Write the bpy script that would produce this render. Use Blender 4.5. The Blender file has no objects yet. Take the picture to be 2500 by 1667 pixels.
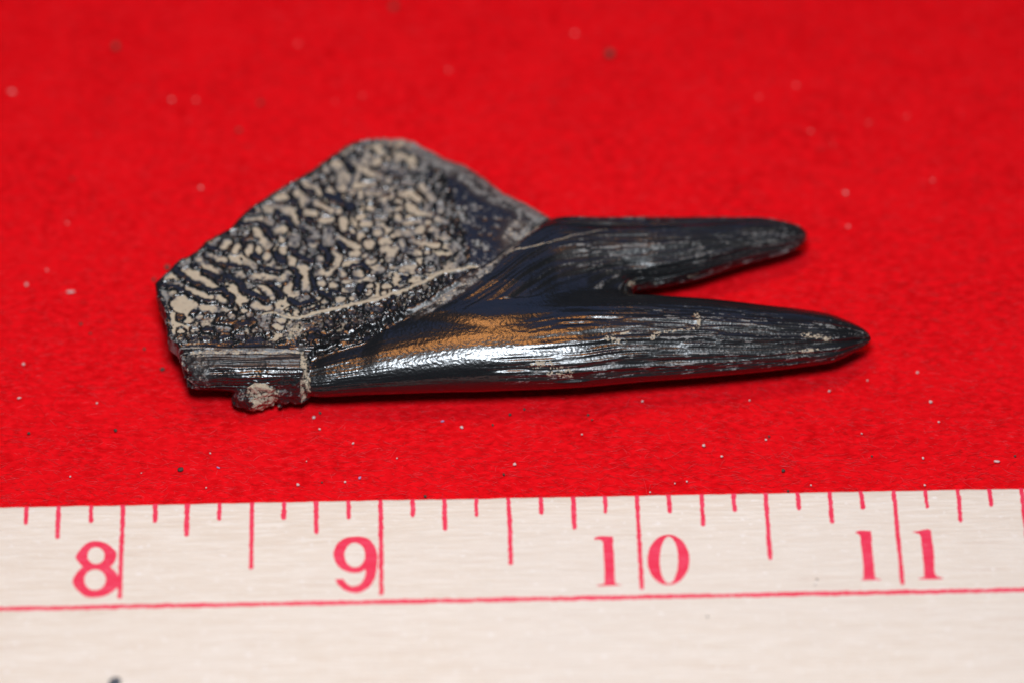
# A black two-pronged fossil on red felt beside a wooden inch ruler. Lengths in the tables are millimetres.
import bpy, math, random
import numpy as np
from mathutils import Vector, Matrix
from mathutils.geometry import tessellate_polygon

CAM = [0.304,-268.516,359.005]
PITCH = 51.0
FPX = 11000.0
YAW = 0.02301
TUBE_LOW = [[-20.703,14.871,3.17,2.176,1.523],[-19.549,15.03,3.17,2.5,1.75],[-18.312,15.284,3.25,2.825,1.977],[-14.185,16.045,3.49,3.429,2.4],[-10.054,16.846,3.65,4.105,2.873],[-5.915,17.568,3.81,4.711,3.298],[-1.77,18.063,3.89,5.108,3.576],[6.531,18.597,3.89,5.205,3.643],[12.686,19.089,3.81,4.977,3.484],[16.517,19.298,3.65,4.723,3.306],[20.68,19.39,3.57,4.376,3.063],[26.433,19.515,3.33,3.712,2.598],[29.652,19.687,3.17,3.285,2.3],[32.536,19.763,3.01,2.774,1.942],[33.839,19.86,2.89,2.262,1.583],[34.853,20.011,2.77,1.749,1.225],[35.911,20.141,2.61,1.143,0.8],[36.456,20.16,2.57,0.665,0.466],[36.687,20.166,2.546,0.327,0.229],[36.792,20.152,2.53,0.047,0.033]]
TUBE_UP = [[-11.74,18.685,3.715,1.72,1.204],[-8.842,19.616,3.885,2.094,1.466],[-5.94,20.765,4.055,2.563,1.794],[-1.784,23.444,4.14,3.554,2.488],[2.405,27.485,4.055,4.844,3.391],[4.938,29.311,3.97,4.951,3.466],[9.332,30.111,3.715,4.517,3.162],[12.844,30.536,3.545,4.242,2.969],[15.173,30.759,3.46,4.09,2.863],[19.123,31.399,3.29,3.622,2.535],[22.623,32.263,3.12,3.058,2.14],[26.47,33.059,2.95,2.409,1.686],[28.475,33.256,2.865,1.923,1.346],[29.587,33.431,2.822,1.473,1.031],[30.231,33.559,2.78,1.076,0.753],[30.662,33.67,2.737,0.57,0.399],[30.861,33.803,2.695,0.083,0.058]]
TUBE_STUB = [[-32.55,14.951,3.6,1.475,1.401],[-31.518,15.083,3.7,1.897,1.802],[-29.859,15.083,3.8,2.002,1.902],[-26.548,15.056,3.9,1.959,1.861],[-22.413,15.055,4.0,1.811,1.721],[-20.265,15.055,4.0,1.643,1.561]]
PLATE = [[-35.992,24.761],[-35.403,25.522],[-34.828,26.175],[-33.674,27.922],[-32.89,28.217],[-31.877,29.034],[-31.17,30.172],[-28.521,31.944],[-27.609,33.491],[-26.678,34.626],[-24.978,36.167],[-22.913,37.963],[-20.514,40.049],[-18.317,42.261],[-16.392,43.972],[-14.675,44.887],[-13.19,45.374],[-11.317,45.374],[-10.127,45.002],[-8.741,43.972],[-6.558,42.511],[-4.588,41.596],[-2.423,39.653],[-0.673,37.71],[1.789,36.223],[3.734,34.771],[4.871,33.824],[3.672,30.558],[0.304,26.175],[-5.917,19.697],[-14.154,16.766],[-20.307,15.23],[-31.849,15.23],[-32.601,15.442],[-33.459,17.031],[-34.339,18.148],[-34.817,21.198],[-35.612,22.975]]
WEB = [[-10.089,20.349],[-1.791,26.296],[3.68,31.234],[9.559,29.031],[12.035,26.023],[12.519,24.881],[11.992,23.31],[6.545,20.885],[-1.77,18.743]]
PALE = [[0.29,-15.56,42.75],[0.44,-14.76,42.09],[0.57,-17.97,40.85,-17.25,39.43,-17.3,37.62],[0.39,-16.75,39.17,-16.73,38.26],[0.39,-16.61,41.38,-15.8,40.33],[0.34,-15.87,39.17,-15.9,38.0,-14.58,38.0],[0.44,-19.02,40.08],[0.39,-19.13,38.59],[0.34,-18.76,37.49,-18.36,36.97],[0.39,-20.17,38.97],[0.34,-21.31,38.13,-19.93,37.62,-19.62,36.84],[0.54,-21.86,36.84,-20.95,35.82,-21.43,35.3],[0.56,-23.78,35.94,-23.3,36.14],[0.6,-24.8,34.54,-23.54,34.54,-22.17,34.15,-21.35,32.75,-20.56,32.11],[0.29,-25.86,34.28],[0.29,-26.97,32.88,-25.72,32.94],[0.41,-25.72,32.94,-24.35,32.62],[0.44,-20.91,34.28,-20.03,34.15],[0.44,-19.23,33.19,-18.36,33.26],[0.39,-19.88,35.69,-19.18,34.92,-18.3,34.54],[0.49,-17.52,34.41],[0.44,-17.1,33.26,-16.98,32.11],[0.24,-16.68,35.82],[0.29,-15.39,37.1,-15.37,36.07],[0.44,-14.86,32.62],[0.53,-18.52,31.86,-18.67,30.21,-18.19,30.09],[0.39,-17.43,30.72,-16.35,30.09,-15.57,29.58],[0.43,-15.31,31.04],[0.29,-16.05,31.73],[0.34,-19.87,31.61,-19.75,30.97,-20.52,30.59],[0.53,-23.93,31.61,-23.26,31.8],[0.41,-23.36,30.4],[0.58,-22.08,31.1,-22.04,29.83],[0.37,-20.3,29.77,-19.82,29.83],[0.58,-25.76,31.61,-25.53,30.47,-24.73,29.71],[0.39,-26.56,29.46,-26.62,28.57],[0.39,-28.9,30.09,-29.35,29.46],[0.29,-27.72,29.71,-28.07,28.82],[0.29,-27.0,31.1],[0.29,-28.26,31.23],[0.48,-23.07,29.08],[0.48,-24.69,28.32,-25.05,27.69],[0.43,-22.17,27.94,-22.15,27.19],[0.4,-17.87,28.95,-17.37,28.2,-17.73,27.19,-18.47,26.07],[0.43,-15.94,28.7],[0.29,-14.51,29.58],[0.43,-19.29,27.94],[0.53,-21.27,26.69,-20.69,26.69],[0.48,-16.93,25.94],[0.38,-15.4,26.07],[0.53,-27.69,26.32],[0.43,-30.39,26.57,-30.98,27.07,-31.79,27.82],[0.34,-30.85,28.45,-29.09,27.69],[0.43,-32.77,26.07],[0.29,-20.09,32.75],[0.37,-16.58,27.32,-15.52,27.44],[0.44,-16.33,41.25,-15.53,40.2],[0.59,-15.06,41.25,-13.79,41.25],[0.49,-12.98,40.2],[0.64,-11.71,39.95,-11.12,39.69],[0.29,-12.62,41.64],[0.44,-14.84,40.08,-13.85,39.3,-13.06,38.91,-12.47,38.52],[0.37,-15.71,39.43,-15.97,38.0,-13.92,38.0],[0.39,-16.24,36.97],[0.29,-15.41,37.1,-15.34,36.07],[0.41,-14.48,36.84,-13.41,36.84],[0.34,-12.83,37.1,-11.67,37.75],[0.24,-11.09,38.13,-10.02,38.13],[0.41,-9.04,37.87,-8.25,36.72,-7.95,35.94],[0.37,-11.17,36.84,-10.2,36.97,-9.41,35.94],[0.41,-12.91,35.82,-12.79,34.79],[0.27,-13.49,35.94,-12.04,36.46],[0.34,-11.45,35.75],[0.44,-10.27,35.05,-9.87,34.54],[0.37,-8.52,34.79,-8.33,35.05],[0.41,-14.25,34.79],[0.24,-12.3,34.47,-11.14,34.79],[0.39,-9.38,34.15,-8.12,33.96],[0.41,-7.06,35.05,-7.15,34.28],[0.21,-5.07,34.22],[0.41,-11.41,33.64,-11.41,33.13],[0.27,-13.64,33.32,-12.77,33.32],[0.27,-15.48,33.58,-15.1,33.77],[0.5,-14.59,32.62],[0.31,-10.72,32.75,-9.27,32.88],[0.41,-8.4,32.94],[0.34,-7.44,33.39,-6.85,33.0],[0.19,-6.56,32.75,-6.27,32.75],[0.53,-11.28,31.35,-10.31,31.35],[0.44,-9.54,31.48,-8.97,32.11],[0.56,-13.7,31.48,-13.51,31.48],[0.29,-11.95,30.97],[0.29,-15.43,31.04,-15.04,31.04],[0.41,-8.0,31.86,-7.42,31.61,-7.22,30.85,-6.44,30.72],[0.25,-5.77,31.54],[0.21,-6.55,32.05],[0.24,-15.93,31.61],[0.46,-13.1,30.21,-12.42,30.28],[0.53,-14.35,30.09,-14.34,29.71],[0.41,-10.97,30.09,-10.67,29.08,-9.8,28.95,-9.41,28.57],[0.31,-9.91,30.34,-9.14,29.96,-8.46,29.9],[0.29,-8.76,30.85],[0.37,-8.07,29.71,-7.3,29.71],[0.34,-15.78,29.58],[0.48,-15.96,28.7,-15.67,28.7],[0.48,-12.79,29.2,-11.73,29.2,-12.19,27.82],[0.24,-10.55,27.94],[0.37,-14.39,27.57,-13.91,27.63],[0.53,-14.09,26.57,-13.22,26.44],[0.48,-15.51,25.88,-15.32,25.88],[0.38,-11.01,26.44,-9.77,26.69],[0.29,-9.85,26.07],[0.24,-9.14,26.19],[0.24,-8.32,26.44,-7.84,26.44],[0.29,-12.07,26.63,-11.69,26.63],[0.34,-14.79,28.32],[0.29,-8.45,28.7],[0.17,-3.25,29.58],[0.19,-5.5,33.51],[0.19,-4.72,33.13],[0.49,-31.0,26.61,-30.2,26.36,-29.6,26.23],[0.39,-33.25,26.23,-31.97,26.36],[0.49,-31.94,25.71,-30.73,24.94,-29.91,24.18],[0.3,-34.85,24.62,-33.46,24.43],[0.39,-32.65,23.92,-31.24,23.16,-30.43,22.65],[0.47,-29.45,22.65,-28.56,22.52],[1.08,-33.25,21.88,-32.55,21.63],[0.59,-32.7,20.74,-32.48,20.11],[0.57,-30.87,21.38,-29.89,21.38],[0.64,-27.41,25.84],[0.59,-26.02,25.58,-23.06,25.46],[0.39,-22.49,26.1],[0.44,-22.06,24.82,-22.51,23.67],[0.49,-25.1,24.43,-24.28,23.41],[0.34,-23.96,22.65],[0.57,-20.93,26.61,-20.67,24.43,-20.56,23.92],[0.39,-19.92,25.84,-18.17,26.61],[0.39,-22.1,23.09,-21.62,23.22],[0.37,-21.3,22.46,-20.52,22.65],[0.44,-16.97,26.1],[0.44,-15.39,25.84],[0.34,-16.64,24.88,-15.76,25.14],[0.3,-15.17,25.01],[0.44,-19.4,24.69,-19.1,24.69],[0.3,-18.11,24.43,-17.62,24.43],[0.29,-16.72,23.79,-15.44,23.92],[0.44,-17.28,22.65,-16.99,22.65],[0.39,-15.81,22.77],[0.39,-18.64,22.26],[0.29,-19.44,22.65],[0.49,-25.79,21.76,-24.5,21.38],[0.34,-26.24,20.62],[0.49,-30.69,19.54,-29.73,19.86],[0.34,-31.31,20.24],[0.34,-28.09,20.36],[0.41,-29.3,18.85,-28.32,18.79],[0.21,-28.97,17.91,-28.39,18.03],[0.29,-27.41,17.97,-26.92,17.97],[0.24,-25.68,18.66,-25.19,18.66],[0.2,-24.29,17.97],[0.34,-30.72,17.97,-30.43,17.97],[0.34,-23.37,19.86,-22.88,19.86],[0.37,-23.54,19.1,-23.05,18.97],[0.37,-33.24,17.47,-32.95,17.59],[0.29,-33.09,18.47],[0.29,-29.19,21.12,-27.83,21.38],[0.24,-31.83,18.6,-31.44,18.66],[0.29,-26.84,21.12],[0.34,-18.41,20.62],[0.34,-17.44,21.12],[0.27,-16.06,20.74],[0.34,-18.18,19.61,-17.98,19.35],[0.22,-16.27,21.5],[0.47,-14.11,26.55,-13.22,26.55],[0.34,-14.68,25.26,-13.79,25.26],[0.3,-14.12,24.3],[0.31,-12.59,24.24,-12.2,24.24],[0.35,-10.85,26.48,-10.46,26.68],[0.28,-9.81,26.03],[0.28,-9.12,26.1],[0.2,-8.29,26.42,-7.89,26.42],[0.28,-11.94,26.61],[0.37,-14.25,23.41],[0.28,-12.67,23.28],[0.29,-14.3,21.38],[0.41,-13.42,21.25,-13.02,21.19],[0.27,-11.66,21.38],[0.34,-17.33,21.12],[0.29,-18.4,20.62],[0.27,-15.86,20.74],[0.22,-9.91,22.65],[0.22,-9.24,23.92],[0.25,-7.28,24.56],[0.2,-6.4,25.46],[0.25,-5.9,24.94],[0.22,-10.79,22.26],[0.22,-12.75,22.14],[0.22,-15.06,20.36],[0.22,-16.52,19.86],[0.2,-13.9,20.62],[0.2,-12.33,20.49],[0.2,-8.06,23.54],[0.2,-9.02,22.14]]
DARK = [[0.24,-26.81,33.64,-25.35,33.64],[0.34,-27.53,32.24,-25.6,32.49,-24.59,31.1,-24.18,30.34],[0.34,-23.48,32.75,-22.9,32.88,-22.19,31.73,-20.93,31.61],[0.39,-22.79,35.43,-22.01,35.18],[0.29,-21.49,37.36,-20.0,36.46],[0.34,-21.59,34.28,-21.27,33.26,-20.19,32.62],[0.24,-20.44,34.92,-19.46,34.54],[0.24,-29.21,30.72,-27.95,30.66],[0.31,-30.89,29.33,-29.12,28.57],[0.24,-29.93,27.07,-28.76,26.82],[0.34,-26.13,28.32,-25.33,27.57],[0.43,-23.62,28.07,-23.12,27.44],[0.34,-22.4,29.08,-21.41,28.07,-20.23,27.32],[0.24,-25.91,30.34,-27.16,30.21,-27.22,29.08],[0.44,-18.93,36.59,-17.15,35.43,-16.46,34.92],[0.34,-19.23,29.46,-18.53,28.57,-18.59,27.07],[0.34,-17.51,30.09,-16.72,29.2],[0.29,-16.77,31.35,-15.89,30.85],[0.27,-28.47,26.69,-27.32,26.69,-26.72,25.94],[0.29,-25.39,26.44,-23.45,25.94],[0.38,-21.93,26.44,-21.52,25.59],[0.34,-32.12,26.69,-31.55,26.69],[0.34,-31.14,26.19,-30.15,25.59],[0.34,-34.03,26.44,-33.22,25.59],[0.34,-15.99,26.69,-14.84,27.07],[0.34,-16.79,40.85,-16.28,39.82],[0.34,-23.91,34.02,-23.9,33.64],[0.31,-35.73,24.43,-33.84,24.05,-32.31,22.9,-31.01,22.26,-29.82,22.14],[0.37,-33.94,26.23,-32.4,24.82,-30.47,23.54,-29.29,23.54,-28.27,22.65,-28.24,21.76],[0.35,-31.17,26.1,-30.05,25.2,-29.53,24.56],[0.34,-28.78,25.46,-27.37,24.69,-26.93,23.54,-25.62,22.65,-24.53,22.14],[0.28,-25.7,24.82,-24.51,24.56,-23.59,23.54,-23.17,22.77],[0.25,-25.27,26.48,-23.38,25.97],[0.28,-28.33,26.61,-27.05,26.61,-26.44,26.1],[0.35,-22.21,26.61,-21.49,25.71,-21.64,23.92],[0.3,-20.23,26.23,-19.99,24.82,-19.76,23.67],[0.25,-18.68,27.39,-18.66,26.61],[0.3,-32.18,26.61,-31.69,26.68],[0.25,-29.83,27.0,-29.03,26.87],[0.34,-22.08,22.39,-21.37,21.63,-19.82,22.14],[0.34,-19.06,23.16,-18.06,22.39],[0.29,-17.49,23.28,-16.51,23.16],[0.34,-15.15,24.18,-15.14,23.67],[0.49,-33.16,20.11],[0.39,-31.92,20.62],[0.29,-29.26,20.36,-29.72,19.61],[0.29,-29.13,19.48,-27.76,19.48,-27.63,18.6],[0.44,-30.65,18.6,-30.17,18.6],[0.44,-26.78,19.35,-26.0,19.48],[0.39,-16.1,26.74,-14.92,27.0,-14.41,26.36]]
VEIN = [[-24.99,20.51,6.2],[-24.08,20.78,6.2],[-22.49,20.19,6.2],[-21.49,19.95,6.2],[-19.08,20.84,6.2],[-15.19,21.86,6.2],[-12.75,22.72,6.2],[-10.81,23.5,6.2],[-8.87,24.67,6.2],[-6.88,25.91,6.2],[-3.96,26.62,6.2],[-1.78,26.13,5.77],[1.1,27.55,7.05],[4.77,28.91,7.43],[7.89,30.36,7.04],[10.3,31.19,6.7]]
GROOVE = [[-20.22,15.83,6.0],[-18.67,16.47,6.0],[-17.03,17.1,6.0],[-14.17,18.22,6.0],[-11.7,19.29,6.0],[-8.41,20.52,6.0],[-5.93,22.24,6.0],[-2.62,24.61,6.0],[-0.11,27.77,6.0],[1.99,30.52,6.0],[4.31,33.0,6.0]]
LOWSPOT = [[0.5,2.38,14.1,5.95,4.04,14.19,5.96],[0.38,4.45,13.87,5.57,6.32,13.8,5.33],[0.38,9.86,16.47,6.98,11.52,16.22,6.75],[0.33,14.43,16.84,6.72,14.85,17.29,6.83],[0.38,29.86,18.36,5.23,30.91,18.41,5.04,32.37,18.27,4.68],[0.25,18.89,19.86,6.75,19.1,19.06,6.75,19.18,18.47,6.69,18.6,18.06,6.67],[0.17,18.6,18.06,6.67,14.85,17.38,6.85],[0.38,6.12,13.5,4.71,4.04,13.56,5.1],[0.25,28.19,16.67,4.55,31.11,17.27,4.33],[0.21,9.86,16.76,7.08,12.35,17.3,7.08]]
UPSPOT = [[0.5,8.74,25.86,5.1,10.01,26.54,5.47],[0.67,12.34,26.23,3.98,11.7,26.07,3.77],[0.21,15.09,26.65,3.46,15.13,26.66,3.38],[0.25,19.21,27.83,3.5,18.49,27.6,3.44],[0.21,7.89,25.37,4.7,10.01,25.73,3.79],[0.33,6.63,24.84,4.01,9.59,25.87,2.73]]
NUM = {'8': [[[-40.639,-4.451],[-39.821,-4.656],[-39.053,-5.262],[-38.594,-5.969],[-38.609,-6.663],[-38.863,-7.274],[-39.162,-7.605],[-38.646,-8.201],[-38.254,-8.824],[-38.073,-9.471],[-38.22,-9.895],[-38.636,-10.42],[-39.237,-10.94],[-39.969,-11.228],[-41.08,-11.248],[-41.838,-10.804],[-42.42,-10.104],[-42.756,-9.409],[-42.656,-8.799],[-42.309,-8.117],[-41.834,-7.544],[-42.226,-7.042],[-42.563,-6.341],[-42.278,-5.652],[-41.805,-4.967],[-41.259,-4.561]],[[-39.742,-6.251],[-39.749,-6.428],[-39.781,-6.599],[-39.837,-6.758],[-39.915,-6.902],[-40.013,-7.025],[-40.129,-7.124],[-40.258,-7.196],[-40.397,-7.238],[-40.541,-7.25],[-40.686,-7.232],[-40.828,-7.182],[-40.962,-7.105],[-41.085,-7.0],[-41.192,-6.872],[-41.281,-6.725],[-41.348,-6.563],[-41.392,-6.39],[-41.411,-6.213],[-41.404,-6.036],[-41.373,-5.865],[-41.317,-5.705],[-41.239,-5.561],[-41.141,-5.438],[-41.025,-5.338],[-40.896,-5.266],[-40.757,-5.223],[-40.612,-5.211],[-40.467,-5.23],[-40.324,-5.279],[-40.19,-5.358],[-40.067,-5.463],[-39.96,-5.591],[-39.871,-5.739],[-39.804,-5.901],[-39.761,-6.074]],[[-39.519,-9.177],[-39.528,-9.395],[-39.568,-9.605],[-39.639,-9.802],[-39.738,-9.978],[-39.863,-10.13],[-40.009,-10.252],[-40.172,-10.34],[-40.347,-10.392],[-40.529,-10.407],[-40.712,-10.384],[-40.892,-10.323],[-41.061,-10.227],[-41.216,-10.099],[-41.351,-9.941],[-41.463,-9.76],[-41.548,-9.56],[-41.603,-9.347],[-41.627,-9.129],[-41.619,-8.911],[-41.579,-8.7],[-41.509,-8.503],[-41.41,-8.326],[-41.285,-8.174],[-41.139,-8.051],[-40.976,-7.962],[-40.8,-7.909],[-40.617,-7.894],[-40.433,-7.918],[-40.254,-7.979],[-40.084,-8.076],[-39.929,-8.205],[-39.793,-8.363],[-39.682,-8.545],[-39.597,-8.746],[-39.543,-8.959]]],'9': [[[-15.273,-4.491],[-14.336,-4.591],[-13.651,-5.072],[-13.217,-5.934],[-13.034,-6.943],[-13.102,-8.328],[-13.294,-9.551],[-13.668,-10.384],[-14.227,-10.982],[-14.971,-11.316],[-15.713,-11.207],[-16.456,-10.778],[-16.927,-10.156],[-17.138,-9.616],[-16.332,-9.604],[-16.084,-10.099],[-15.589,-10.539],[-14.969,-10.431],[-14.473,-9.907],[-14.223,-9.147],[-14.221,-8.487],[-14.719,-8.828],[-15.464,-8.888],[-16.333,-8.561],[-16.955,-7.932],[-17.304,-6.999],[-17.269,-6.073],[-16.896,-5.23],[-16.21,-4.672]],[[-14.242,-6.761],[-14.258,-7.021],[-14.304,-7.272],[-14.379,-7.506],[-14.48,-7.717],[-14.604,-7.898],[-14.748,-8.044],[-14.908,-8.15],[-15.077,-8.214],[-15.252,-8.232],[-15.427,-8.206],[-15.596,-8.135],[-15.755,-8.021],[-15.899,-7.868],[-16.023,-7.682],[-16.124,-7.466],[-16.198,-7.228],[-16.244,-6.975],[-16.259,-6.715],[-16.244,-6.455],[-16.198,-6.203],[-16.124,-5.968],[-16.023,-5.756],[-15.899,-5.574],[-15.754,-5.427],[-15.595,-5.32],[-15.424,-5.256],[-15.249,-5.237],[-15.073,-5.264],[-14.903,-5.336],[-14.744,-5.45],[-14.6,-5.604],[-14.476,-5.792],[-14.375,-6.008],[-14.301,-6.247],[-14.256,-6.501]]],'10': [[[8.231,-5.234],[8.802,-4.999],[10.049,-5.074],[10.135,-5.464],[10.074,-6.083],[10.116,-7.322],[10.107,-8.555],[10.106,-10.243],[10.148,-10.779],[10.824,-10.948],[10.14,-11.009],[9.209,-11.033],[8.342,-11.013],[8.344,-10.937],[9.031,-10.8],[9.12,-10.067],[9.113,-8.532],[9.106,-6.99],[9.088,-5.751],[8.786,-5.433],[8.287,-5.422]],[[17.485,-8.078],[17.428,-8.606],[17.31,-9.116],[17.136,-9.592],[16.909,-10.021],[16.638,-10.388],[16.33,-10.684],[15.995,-10.9],[15.642,-11.028],[15.283,-11.066],[14.928,-11.012],[14.588,-10.867],[14.272,-10.637],[13.992,-10.327],[13.754,-9.948],[13.566,-9.51],[13.435,-9.027],[13.363,-8.512],[13.354,-7.983],[13.407,-7.453],[13.522,-6.941],[13.695,-6.461],[13.921,-6.028],[14.192,-5.656],[14.502,-5.356],[14.839,-5.137],[15.194,-5.006],[15.557,-4.968],[15.915,-5.023],[16.258,-5.17],[16.575,-5.403],[16.856,-5.717],[17.094,-6.101],[17.28,-6.544],[17.41,-7.03],[17.479,-7.547]],[[16.363,-8.083],[16.327,-8.574],[16.265,-9.049],[16.178,-9.494],[16.07,-9.894],[15.944,-10.239],[15.804,-10.517],[15.654,-10.721],[15.498,-10.845],[15.341,-10.884],[15.188,-10.837],[15.043,-10.707],[14.911,-10.497],[14.796,-10.212],[14.702,-9.863],[14.63,-9.458],[14.583,-9.01],[14.564,-8.533],[14.572,-8.041],[14.607,-7.549],[14.668,-7.072],[14.754,-6.625],[14.862,-6.22],[14.988,-5.872],[15.129,-5.589],[15.28,-5.382],[15.437,-5.257],[15.595,-5.217],[15.75,-5.264],[15.895,-5.397],[16.028,-5.61],[16.143,-5.898],[16.238,-6.252],[16.309,-6.66],[16.354,-7.111],[16.373,-7.59]]],'11': [[[33.906,-5.157],[34.362,-4.903],[35.483,-4.991],[35.514,-5.427],[35.44,-7.286],[35.491,-9.139],[35.508,-10.598],[35.62,-10.754],[36.108,-10.872],[36.04,-10.962],[34.925,-10.921],[34.118,-10.918],[34.124,-10.826],[34.343,-10.724],[34.434,-9.115],[34.403,-6.953],[34.372,-5.634],[34.207,-5.319]],[[39.477,-5.176],[40.11,-5.097],[41.004,-4.884],[41.425,-5.096],[41.399,-5.873],[41.46,-7.734],[41.345,-9.889],[41.475,-10.582],[42.135,-10.858],[42.066,-10.948],[40.882,-10.982],[39.769,-10.926],[39.75,-10.849],[40.29,-10.631],[40.339,-9.25],[40.326,-7.089],[40.313,-5.693],[40.085,-5.408]]]}
LUMP = [[-25.57,13.82,1.7],[-22.48,14.19,1.7],[-20.82,14.35,1.7]]
LUMP2 = [[-24.67,13.69,3.2]]
JOINT = [[-20.9,16.47,6.0],[-20.64,14.88,6.0],[-20.48,13.56,6.0],[-20.52,12.15,6.0],[-19.77,11.47,6.0]]
CRUMB = [[-38.264,-21.294],[29.819,-10.75],[29.577,-11.385],[18.894,-14.956],[47.112,-20.678]]
MARK = {'band': [[-10.04,19.1],[-7.57,20.59],[-5.51,21.99],[-3.03,23.99],[-1.16,26.16],[0.3,28.61],[1.78,30.81]],'stub_line': [[-32.08,15.92],[-28.16,16.02],[-24.85,15.81],[-20.94,16.13]],'dust': [1.06,29.97,6.0],'pit_end': [-26.51,16.68,6.0]}
WEBSPOT = [[0.5,12.04,25.78,4.2],[0.35,10.77,25.05,4.3,8.25,24.72,4.3],[0.3,8.68,26.21,4.6]]

MM = 0.001
sc = bpy.context.scene
C = sc.collection
RTOP = 3.0                                   # thickness of the ruler
R = math.radians

# ------------------------------------------------------------------ camera, light, exposure
cam_d = bpy.data.cameras.new('camera')
cam = bpy.data.objects.new('camera', cam_d); C.objects.link(cam)
cam.location = [c*MM for c in CAM]
cam.rotation_euler = (R(90-PITCH), 0, 0)
cam_d.sensor_width = 22.2
cam_d.lens = FPX/2500*22.2
cam_d.clip_start = 0.01; cam_d.clip_end = 20
cam_d.dof.use_dof = True
cam_d.dof.aperture_fstop = 5.8
fwd = Vector((0, math.cos(R(PITCH)), -math.sin(R(PITCH))))
cam_d.dof.focus_distance = (Vector((0, 9, 3.0))*MM - cam.location).dot(fwd)
sc.camera = cam

w = bpy.data.worlds.new('World'); sc.world = w; w.use_nodes = True
bg = w.node_tree.nodes['Background']
bg.inputs[0].default_value = (0.62, 0.74, 1.0, 1); bg.inputs[1].default_value = 0.06

def lamp(name, loc, target, size, power, col, size_y=None):
    l = bpy.data.lights.new(name, 'AREA'); l.energy = power; l.color = col
    l.shape = 'RECTANGLE' if size_y else 'DISK'; l.size = size
    if size_y: l.size_y = size_y
    o = bpy.data.objects.new(name, l); C.objects.link(o); o.location = loc
    o.rotation_euler = (Vector(target)-Vector(loc)).to_track_quat('-Z', 'Y').to_euler()
    return o
lamp('overhead_lamp', (-0.006, -0.094, 0.275), (-0.004, 0.015, 0), 0.072, 0.88, (0.85, 0.925, 1.0))
lamp('warm_lamp', (-0.025, 0.068, 0.31), (0, 0.02, 0), 0.11, 0.28, (1.0, 0.40, 0.10), 0.054)
lamp('added_blue_lamp', (0.05, 0.42, 0.46), (0, 0.02, 0), 0.44, 0.17, (0.22, 0.40, 1.0), 0.26)  # added blue panel out of view, for navy reflections on the bone
sc.view_settings.view_transform = 'Standard'; sc.view_settings.look = 'None'
sc.view_settings.exposure = 0; sc.view_settings.gamma = 1
sc.render.engine = 'CYCLES'
sc.cycles.max_bounces = 8

# ------------------------------------------------------------------ helpers
def link(name, me, mat, parent=None):
    o = bpy.data.objects.new(name, me); C.objects.link(o)
    if mat: me.materials.append(mat)
    o.parent = parent
    return o
def np_mesh(name, V, F, smooth=True):
    """V (n,3) metres, F (m,k) quads or triangles"""
    V = np.asarray(V, np.float32); F = np.asarray(F, np.int32); k = F.shape[1]
    me = bpy.data.meshes.new(name)
    me.vertices.add(len(V)); me.vertices.foreach_set('co', V.ravel())
    me.loops.add(F.size); me.loops.foreach_set('vertex_index', F.ravel())
    me.polygons.add(len(F)); me.polygons.foreach_set('loop_start', np.arange(0, F.size, k, dtype=np.int32))
    me.polygons.foreach_set('use_smooth', np.full(len(F), smooth))
    me.update(calc_edges=True); me.validate()
    return me
def tag(o, label=None, cat=None, group=None, kind=None):
    if label: o['label'] = label
    if cat: o['category'] = cat
    if group: o['group'] = group
    if kind: o['kind'] = kind
    return o
def sstep(a, b, x):
    t = np.clip((x-a)/(b-a), 0, 1); return t*t*(3-2*t)
def h3(i, j, k, s):
    n = (i.astype(np.uint32)*np.uint32(374761393) + j.astype(np.uint32)*np.uint32(668265263) + k.astype(np.uint32)*np.uint32(2147483647) + np.uint32(s*1274126177 & 0xffffffff))
    n = (n ^ (n >> np.uint32(13)))*np.uint32(1274126177); n = n ^ (n >> np.uint32(16))
    n = n*np.uint32(2246822519); n = n ^ (n >> np.uint32(15))
    return (n & np.uint32(0xffffff)).astype(np.float32)/np.float32(0xffffff)*2-1
def noise(x, y, z, s=1):
    """smooth lattice noise, about -1..1"""
    x = np.asarray(x, np.float32); y = np.asarray(y, np.float32); z = np.asarray(z, np.float32)
    x, y, z = np.broadcast_arrays(x, y, z)
    xi, yi, zi = np.floor(x), np.floor(y), np.floor(z)
    fx, fy, fz = x-xi, y-yi, z-zi
    fx, fy, fz = (f*f*f*(f*(f*6-15)+10) for f in (fx, fy, fz))
    xi, yi, zi = (a.astype(np.int32) for a in (xi, yi, zi))
    r = 0
    for a in (0, 1):
        wx = fx if a else 1-fx
        for b in (0, 1):
            wy = fy if b else 1-fy
            for c in (0, 1):
                wz = fz if c else 1-fz
                r = r + wx*wy*wz*h3(xi+a, yi+b, zi+c, s)
    return r
def fbm(x, y, z, s=1, o=3):
    r = 0; a = 1; t = 0
    for i in range(o):
        r = r + a*noise(x*2**i, y*2**i, z*2**i, s+i*7); t += a; a *= .5
    return r/t*1.4
def segdist(P, pts):
    """distance of P (n,d) to a polyline or a point"""
    pts = np.asarray(pts, np.float32)
    if len(pts) == 1: return np.sqrt(((P-pts[0])**2).sum(1))
    best = None
    for a, b in zip(pts[:-1], pts[1:]):
        ab = b-a; t = np.clip(((P-a)@ab)/max(float(ab@ab), 1e-9), 0, 1)
        d = ((P-a-t[:, None]*ab)**2).sum(1)
        best = d if best is None else np.minimum(best, d)
    return np.sqrt(best)

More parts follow.
